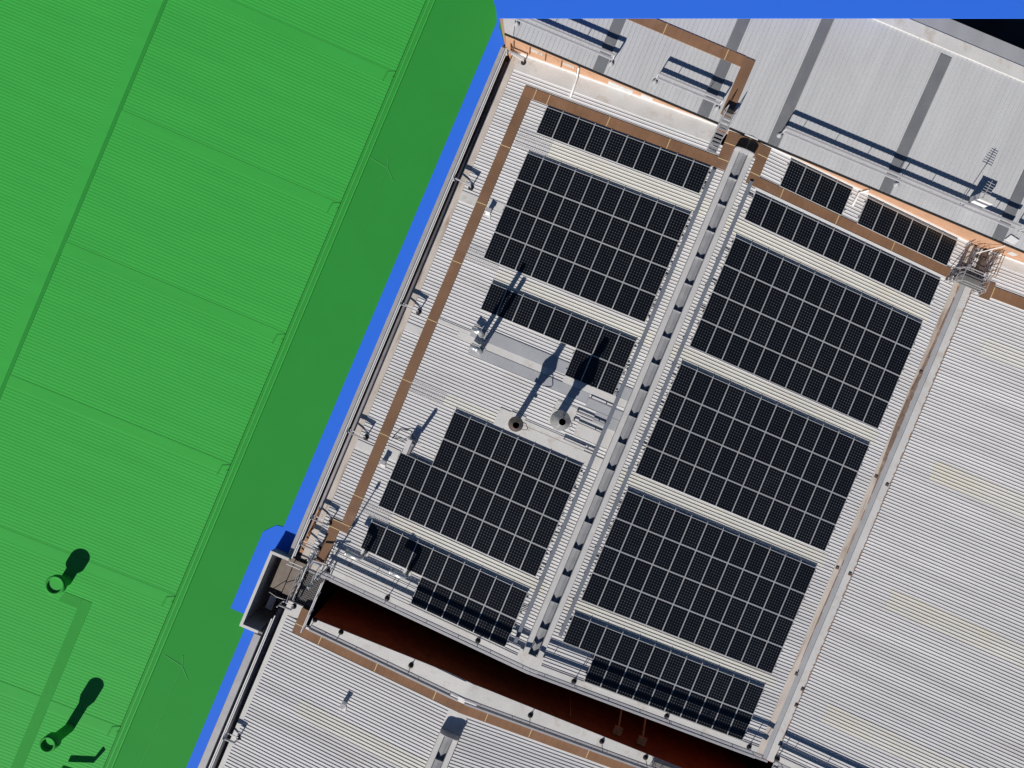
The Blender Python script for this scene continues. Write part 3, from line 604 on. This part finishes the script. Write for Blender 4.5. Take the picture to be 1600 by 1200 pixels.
# ---------------------------------------------------------------- guard rails
def post_foot(t, x, y, z, h, dv=0.0, m='black_rubber'):
    MB().lathe(x, y, [(0.16, z + 0.02), (0.15, z + 0.08), (0.05, z + 0.20), (0.001, z + 0.22)], 12).build('foot', m, t, True)
    MB().tube([(x, y, z + 0.1), (x, y + dv, z + h)], 0.024, 8).build('post', 'steel_grey', t)
def guard(label, x0, x1, y, zf, feet, cuts=(), dv=0.0, con=1.95, ends=()):
    xm = (x0 + x1) / 2; t = thing('guard_rail', label, 'railing', (xm, y, zf(xm, y)), 'guard rails along roof edges')
    xs = [x0] + [c for c in cuts if x0 < c < x1] + [x1]
    for nm, h in (('top_rail', 1.10), ('mid_rail', 0.60)):
        mb = MB()
        for a, b in zip(xs, xs[1:]):
            mb.bar((a, y + dv, zf(a + 1e-4, y) + h), (b, y + dv, zf(b - 1e-4, y) + h), 0.10, 0.14)
        mb.build(nm, 'steel_grey', t)
    k = x0 + 0.9
    while k < x1:
        z = zf(k, y); MB().bar((k, y + dv, z + 0.67), (k, y + dv, z + 1.03), 0.03, 0.03).build('connector', 'steel_grey', t); k += con
    for f in feet: post_foot(t, f, y, zf(f, y), 1.05, dv, 'steel_grey' if zf is zn else 'black_rubber')
    for e in ends:
        z = zf(e, y); MB().bar((e, y + dv, z + 1.1), (e, y + dv, z + 0.6), 0.05, 0.05).build('end_loop', 'steel_white', t)
    return t
guard('guard rail along the south edge of the solar roof, left of the ridge', -6.0, 7.0, -14.17, zr, (-5.69, -1.84, 3.86), cuts=())
guard('guard rail along the south edge of the solar roof, right of the ridge', 7.01, 21.7, -14.17, zr, (9.75, 15.6, 20.95))
guard('guard rail along the bottom edge of the right roof', 22.4, 36.0, -14.2, zr, (22.77, 28, 34))
guard('guard rail with shadow on the upper left end of the pale north roof', -8.6, -1.80, 18.67, zn, (-7.56, -1.84), ends=(-1.8,))
guard('short guard rail with shadow left of the ladder on the pale roof', 0.81, 4.62, 18.67, zn, (0.81, 4.6), ends=(0.81, 4.62))
guard('longest guard rail on the pale roof with two dark shadow bars', 8.40, 22.2, 18.63, zn, (8.40, 15.5), ends=(8.4,))
guard('guard rail continuing at the right end of the pale roof', 22.5, 36.0, 18.63, zn, (28,), ends=(22.5,))
guard('guard rail along the south roof beside the dark gap, left part', -5.2, 4.0, -17.05, zs, (-5.23, -3.55, 0.91), dv=-0.17)
guard('guard rail along the south roof beside the dark gap, right part', 4.4, 20.0, -17.05, zs, (8.3, 12.8, 15.6), dv=-0.17)

def side_guard(label, x, y0, y1, z, feet, fx, inward=1, m='steel_white', gm='steel_grey'):
    t = thing('guard_rail', label, 'railing', (x, (y0 + y1) / 2, z), 'guard rails along roof edges')
    MB().bar((x, y0, z + 1.05), (x, y1, z + 1.05), 0.07, 0.06).build('top_rail', m, t)
    MB().bar((x, y0, z + 0.55), (x, y1, z + 0.55), 0.05, 0.05).build('mid_rail', m, t)
    for f in feet:
        zz = zr(fx) if z < 1 and x > -9 else z
        MB().lathe(fx, f, [(0.16, zz + 0.03), (0.15, zz + 0.09), (0.04, zz + 0.2), (0.001, zz + 0.2)], 12).build('foot', 'black_rubber' if m != 'green_pale' else 'green_dark', t, True)
        MB().bar((fx, f + 0.05, zz + 0.16), (x + 0.05, f + 0.12, zz + 0.30), 0.05, 0.05).build('arm', m, t)
        MB().bar((fx, f, zz + 0.1), (fx, f, zz + 0.62), 0.06, 0.06).build('post', gm, t)
        MB().bar((fx + 0.03, f, zz + 0.66), (x, f, zz + 0.66), 0.05, 0.16).build('return_rail', gm, t)
        MB().bar((x, f, z + 0.1), (x, f, z + 1.02), 0.05, 0.05).build('post', m, t)
    return t
side_guard('white topped guard rail along the left edge of the solar roof', -7.70, -14.0, 17.5, 0.1, (17.55, 9.62, 1.75, -6.2, -11.6, -13.2), -6.65)
side_guard('white topped guard rail along the left edge of the south roof', -7.42, -40, -17.6, 0.1, (-16.9, -25.2), -6.7)
t = thing('guard_rail', 'green guard rail brackets along the edge of the green roof', 'railing', (-13.1, 0, 0))
for f in (13.95, 5.55, -2.85, -11.2, -19.6, -27.9):
    MB(zg).bar((-13.9, f + 0.15, 0.02), (-13.47, f + 0.35, 0.02), 0.06, 0.015).build('arm', 'green_walk', t)
    MB(zg).bar((-13.95, f - 0.45, 0.02), (-13.88, f + 0.15, 0.02), 0.07, 0.015).build('foot', 'green_walk', t)
    MB(zg).bar((-13.55, f, 0.012), (-13.45, f + 0.02, 0.012), 0.09, 0.012).build('arm', 'green_walk', t)
MB().bar((-12.97, -45, -0.26), (-12.97, 45, -0.26), 0.05, 0.03).build('rail', 'green_paint', t)

# ---------------------------------------------------------------- ladder to the north roof
u = 5.27; t = thing('ladder', 'steel ladder from the solar roof up to the pale north roof with hand rails', 'ladder', (u, 16.5, zr(u)))
P0 = Vector((u, 16.35, zr(u) + 0.1)); P1 = Vector((u, 18.55, 2.15))
for s_ in (-0.27, 0.27):
    MB().bar(P0 + Vector((s_, 0, 0)), P1 + Vector((s_, 0, 0)), 0.035, 0.07).build('stringer', 'galvanised', t)
    MB().tube([P0 + Vector((s_, 0.9, 0.25)), P0 + Vector((s_, 1.0, 0.75)), P1 + Vector((s_, 0.0, 0.75)), P1 + Vector((s_, 0.1, -0.3))], 0.022, 6).build('hand_rail', 'steel_grey', t)
for k in range(11):
    p = P0.lerp(P1, (k + 0.5) / 11); MB().bar(p + Vector((-0.25, 0, 0)), p + Vector((0.25, 0, 0)), 0.11, 0.025).build('rung', 'galvanised', t)
MB().bar(P1 + Vector((-0.34, 0.1, 0)), P1 + Vector((0.34, 0.1, 0)), 0.06, 0.3).build('top_bar', 'black_rubber', t)

# ---------------------------------------------------------------- pipes on the walls
t = thing('downpipe', 'bent white pipe down the orange wall onto the upper left flat sheet', 'pipe', (-3.4, 17.9, zr(-3.4)))
MB().tube([(-3.45, 17.9, 1.5), (-3.42, 17.85, 0.62), (-3.38, 17.7, 0.58), (-3.32, 16.6, zr(-3.3) + 0.08)], 0.055, 8).build('pipe', 'pipe_white', t, True)
t = thing('downpipe', 'bent white pipe between the two small arrays under the orange wall', 'pipe', (14.1, 17.8, zr(14.1)))
MB().tube([(14.35, 17.9, 1.45), (14.2, 17.85, 1.05), (14.05, 17.75, 0.98), (14.0, 16.9, zr(14) + 0.12)], 0.055, 8).build('pipe', 'pipe_white', t, True)
t = thing('downpipe', 'thin white pipe leaning across the orange wall to the valley cage', 'pipe', (22.3, 17.9, 0.5))
MB().tube([(22.75, 18.4, 1.78), (22.55, 17.9, 1.5), (21.6, 17.2, 0.9)], 0.03, 8).build('pipe', 'pipe_white', t, True)
MB().bar((-7.5, 17.92, 0.15), (-6.6, 17.9, 0.15), 0.08, 0.08).build('pipe', 'pipe_white', thing('wall_pipe', 'short white pipe at the top left corner below the orange wall', 'pipe', (-7.0, 17.9, 0.1)))

# ---------------------------------------------------------------- antenna and white unit on the north roof
u, v = 19.2, 18.85; z = zn(u, v)
t = thing('antenna', 'thin television antenna standing by the white unit on the pale roof', 'antenna', (u, v, z))
MB().tube([(u, v, z), (u, v, z + 2.05)], 0.022, 6).build('mast', 'steel_grey', t)
MB().bar((u - 0.02, v - 0.15, z + 2.05), (u + 0.10, v + 0.95, z + 2.05), 0.035, 0.035).build('boom', 'steel_grey', t)
for k in range(7):
    h_ = 0.30 - 0.015 * k; MB().bar((u - h_ + 0.015 * k, v - 0.08 + k * 0.15, z + 2.08), (u + h_ + 0.015 * k, v - 0.12 + k * 0.15, z + 2.08), 0.022, 0.02).build('element', 'steel_grey', t)
u, v = 19.95, 19.35; z = zn(u, v)
t = thing('air_conditioner', 'white box unit behind the long guard rail on the pale roof', 'air conditioner', (u, v, z))
MB().box(u - 0.42, u + 0.42, v - 0.17, v + 0.17, z + 0.12, z + 1.0).build('body', 'pipe_white', t)
MB().box(u - 0.44, u + 0.44, v - 0.19, v + 0.19, z + 1.001, z + 1.03).build('lid', 'flat_white', t)
for s_ in (-0.3, 0.3): MB().box(u + s_ - 0.04, u + s_ + 0.04, v - 0.25, v + 0.25, z, z + 0.118).build('foot', 'steel_grey', t)
t = thing('roof_hatch', 'small white flat plate on the edge of the pale roof above the valley cage', 'plate', (22.6, 18.3, zn(22.6, 18.3)))
MB(zn).prism([(22.3, 18.15), (22.9, 18.1), (23.05, 18.4), (22.5, 18.5)], 0.05, 0.09).build('plate', 'pipe_white', t)

# ---------------------------------------------------------------- caged crossing over the north end of the valley
def hoop(t, x, y0, y1, z, h, n=3, m='steel_grey'):
    MB().tube([(x, y0, z), (x, y0, z + h), (x, y1, z + h), (x, y1, z)], 0.022, 6).build('hand_rail', m, t)
    MB().tube([(x, y0, z + h * 0.5), (x, y1, z + h * 0.5)], 0.018, 6).build('mid_rail', m, t)
    for i in range(n):
        y = y0 + (y1 - y0) * (i + 1) / (n + 1); MB().tube([(x, y, z), (x, y, z + h)], 0.018, 6).build('post', m, t)
t = thing('step_over_stair', 'rusty caged step-over stair crossing the north end of the valley gutter', 'stair', (22.0, 16.5, 0.0))
for i, x in enumerate((21.25, 22.75)):
    hoop(t, x, 15.35, 16.15, 0.1, 1.15, 2)
for y in (15.35, 16.15):
    MB().tube([(20.95, y, 0.1), (21.15, y, 1.0), (21.4, y, 1.3), (22.7, y, 1.3), (22.9, y, 1.0), (23.1, y, 0.1)], 0.022, 6).build('hand_rail', 'steel_grey', t)
    MB().tube([(21.1, y, 0.55), (21.4, y, 0.95), (22.7, y, 0.95), (23.0, y, 0.55)], 0.018, 6).build('mid_rail', 'steel_grey', t)
MB().box(21.35, 22.75, 15.4, 16.1, 0.48, 0.53).build('platform', 'grating', t)
for k in range(3):
    MB().box(20.95 + k * 0.14, 21.09 + k * 0.14, 15.42, 16.08, 0.12 + k * 0.12, 0.15 + k * 0.12).build('tread', 'grating', t)
    MB().box(22.78 + k * 0.14, 22.92 + k * 0.14, 15.42, 16.08, 0.36 - k * 0.12, 0.39 - k * 0.12).build('tread', 'grating', t)
t = thing('cable_rack', 'dark brown rack of pipes and cables between the stair and the orange wall', 'rack', (22.1, 17.1, 0.0))
MB().box(21.75, 21.95, 16.3, 17.7, 0.08, 0.35).build('duct', 'duct_dark', t)
MB().box(22.3, 22.62, 16.5, 17.6, 0.08, 0.5).build('box', 'brown_steel', t)
MB().box(22.05, 22.25, 16.7, 17.3, 0.06, 0.2).build('box', 'pipe_white', t)
MB().box(22.02, 22.26, 16.35, 16.6, 0.06, 0.3).build('box', 'stair_stone', t)
for k in range(5): MB().tube([(21.5 + 0.3 * k, 16.3, 0.15), (21.45 + 0.32 * k, 17.0, 0.5), (21.6 + 0.3 * k, 17.85, 0.9)], 0.02, 6).build('pipe', 'brown_steel', t)
hoop(t, 22.85, 16.3, 17.75, 0.1, 1.1, 3, 'brown_steel'); hoop(t, 23.0, 16.3, 17.6, 0.1, 1.1, 2, 'wood_brown'); hoop(t, 21.3, 16.3, 17.6, 0.08, 0.9, 2, 'brown_steel')

# ---------------------------------------------------------------- stair well box and grating at the west end of the gap
t = thing('stair_well', 'open grey rectangular stair well box beside the blue strip with pale rim', 'stair well', (-8.6, -16.7, -3.0))
x0, x1, y0, y1 = -9.12, -7.98, -19.0, -14.32
MB().box(x0, x0 + 0.13, y0, y1, -4, 0.45).build('wall', 'well_grey', t)
MB().box(x0 + 0.13, x1, y0, y0 + 0.13, -4, 0.45).build('wall', 'well_grey', t)
MB().box(x0 + 0.13, x1, y1 - 0.13, y1, -4, 0.45).build('wall', 'well_grey', t)
for a in ((x0 - 0.02, x0 + 0.15, y0 - 0.02, y1 + 0.02), (x0 + 0.15, x1, y0 - 0.02, y0 + 0.14), (x0 + 0.15, x1, y1 - 0.14, y1 + 0.02)):
    MB().box(*a, 0.451, 0.49).build('rim', 'flat_white', t)
MB().box(x0 + 0.13, -7.0, y0 + 0.13, -14.5, -3.3, -3.2).build('floor', 'duct_dark', t)
for k, (a, b) in enumerate(((-8.60, -7.86), (-7.78, -7.10))): MB().box(a, b, -16.72, -14.62, -0.75 + 0.15 * k, -0.68 + 0.15 * k).build('landing', 'stair_stone', t)
for k in range(6): MB().box(-8.8 + 0.13 * k, -8.7 + 0.13 * k, -17.9, -17.1, -1.9 + 0.2 * k, -1.86 + 0.2 * k).build('tread', 'stair_stone', t)
MB().box(-8.4, -8.0, -18.0, -17.2, -0.75, -0.70).build('landing', 'flat_beige', t)
MB().tube([(-8.5, -17.0, -0.6), (-7.9, -16.85, 0.0), (-7.3, -16.7, 0.25)], 0.02, 6).build('hand_rail', 'steel_white', t)
t = thing('grating_bridge', 'dark grey grated bridge between the two roofs beside the stair well', 'bridge', (-6.2, -15.6, -0.1))
g = MB(); x = -6.75
while x < -5.66: g.box(x, x + 0.025, -16.6, -14.7, -0.06, 0.0); x += 0.085
y = -16.6
while y < -14.75: g.box(-6.75, -5.66, y, y + 0.02, -0.058, -0.012); y += 0.12
g.build('grate', 'grating', t)
MB().box(-6.76, -5.66, -16.62, -14.68, -0.5, -0.45).build('black_sheet', 'void_black', t)  # black sheet below the grate
for x in (-5.60,):
    MB().tube([(x, -17.7, 1.15), (x, -14.65, 1.15)], 0.035, 8).build('hand_rail', 'steel_white', t)
    MB().tube([(x, -17.7, 0.6), (x, -14.65, 0.6)], 0.03, 8).build('mid_rail', 'steel_white', t)
    for y in (-17.7, -16.7, -15.6, -14.65): MB().tube([(x, y, 0.0), (x, y, 1.15)], 0.025, 8).build('post', 'steel_white', t)
t = thing('step_over_stair', 'tangle of steel hand rails and steps at the lower left corner of the solar roof', 'stair', (-6.6, -14.9, 0.0))
hoop(t, -7.05, -16.5, -14.6, 0.0, 1.1, 4, 'galvanised'); hoop(t, -6.85, -16.4, -14.4, 0.0, 0.6, 3, 'steel_white')
MB().tube([(-7.9, -14.5, 0.9), (-6.9, -14.5, 0.9)], 0.03, 6).build('hand_rail', 'steel_white', t); MB().tube([(-7.9, -14.5, 0.4), (-6.9, -14.5, 0.4)], 0.03, 6).build('mid_rail', 'steel_white', t)
for k in range(4):
    MB().box(-6.75, -6.15, -14.62 + k * 0.16, -14.48 + k * 0.16, 0.1 + k * 0.1, 0.13 + k * 0.1).build('tread', 'flat_beige' if k < 3 else 'galvanised', t)
for x in (-6.8, -6.12):
    MB().tube([(x, -15.2, 0.0), (x, -15.2, 1.3), (x, -14.3, 1.45), (x, -13.9, 0.9), (x, -13.9, 0.1)], 0.022, 6).build('hand_rail', 'galvanised', t)
    MB().tube([(x, -15.2, 0.7), (x, -14.0, 0.8)], 0.02, 6).build('mid_rail', 'galvanised', t)
MB().bar((-6.6, -13.75, 0.9), (-5.3, -13.5, 1.2), 0.08, 0.05).build('stay', 'galvanised', t)
t = thing('light_pole', 'tall thin lamp pole at the lower left corner casting a long shadow', 'pole', (-5.75, -14.0, zr(-5.75)))
z = zr(-5.75)
MB().tube([(-5.75, -14.0, z), (-5.75, -14.0, z + 3.6)], [0.05, 0.035], 8).build('pole', 'steel_grey', t)
MB().lathe(-5.75, -14.0, [(0.001, z + 3.95), (0.09, z + 3.85), (0.09, z + 3.62), (0.04, z + 3.6)], 12).build('lamp_head', 'steel_grey', t)
MB().lathe(-5.75, -14.0, [(0.10, z + 1.9), (0.10, z + 2.2), (0.03, z + 2.25)], 12).build('junction_box', 'steel_grey', t)
t = thing('plank', 'brown weathered board lying in the gutter near the stair well', 'board', (-7.6, -12.5, -0.3))
MB().add([(-7.68, -13.9, -0.15), (-7.50, -13.95, -0.12), (-7.48, -11.2, -0.05), (-7.62, -11.0, -0.05), (-7.68, -13.9, -0.2), (-7.50, -13.95, -0.17), (-7.48, -11.2, -0.1), (-7.62, -11.0, -0.1)],
         [(0, 1, 2, 3), (7, 6, 5, 4), (0, 4, 5, 1), (1, 5, 6, 2), (2, 6, 7, 3), (3, 7, 4, 0)]).build('board', 'wood_brown', t)

# lamps hanging in the gap, vents of the south edge
for i, x in enumerate((13.75, 15.3)):
    t = thing('wall_lamp', ['left of two brown lamps mounted on the wall down in the gap', 'right of two brown lamps mounted on the wall down in the gap'][i], 'lamp', (x, -16.8, 0.0), 'lamps on the gap wall')
    MB().tube([(x - 0.1, -15.3, -1.2), (x, -16.3, -0.6)], 0.06, 8).build('arm', 'wood_brown', t)
    MB().box(x - 0.25, x + 0.25, -16.75, -16.3, -0.6, -0.4).build('head', 'wood_brown', t)
t = thing('step_over_stair', 'small steel access frame on the south roof edge near the bottom', 'stair', (16.8, -17.4, zs(16.8)))
for x in (16.0, 16.5, 17.3, 17.8): MB().tube([(x, -17.6, zs(x)), (x, -17.6, zs(x) + 1.0), (x, -16.9, zs(x) + 1.0), (x, -16.9, zs(x))], 0.022, 6).build('hand_rail', 'steel_grey', t)
MB(zs).box(16.0, 17.8, -17.6, -16.95, 0.3, 0.34).build('platform', 'grating', t)

# pipes and brackets on the wall down in the gap
t = thing('gap_pipe', 'thin rusty pipe standing up the wall in the dark gap', 'pipe', (10.4, -16.4, -3.0))
MB().tube([(10.9, -16.5, -3.0), (10.65, -16.55, 0.2)], 0.03, 6).build('pipe', 'wood_brown', t)
t = thing('gap_floor_slab', 'faint slab low on the floor of the dark gap', 'slab', (6, -15.6, -9.0))
MB().box(-5.4, 23, -16.3, -14.8, -9.0, -8.8).build('slab', 'concrete', t)
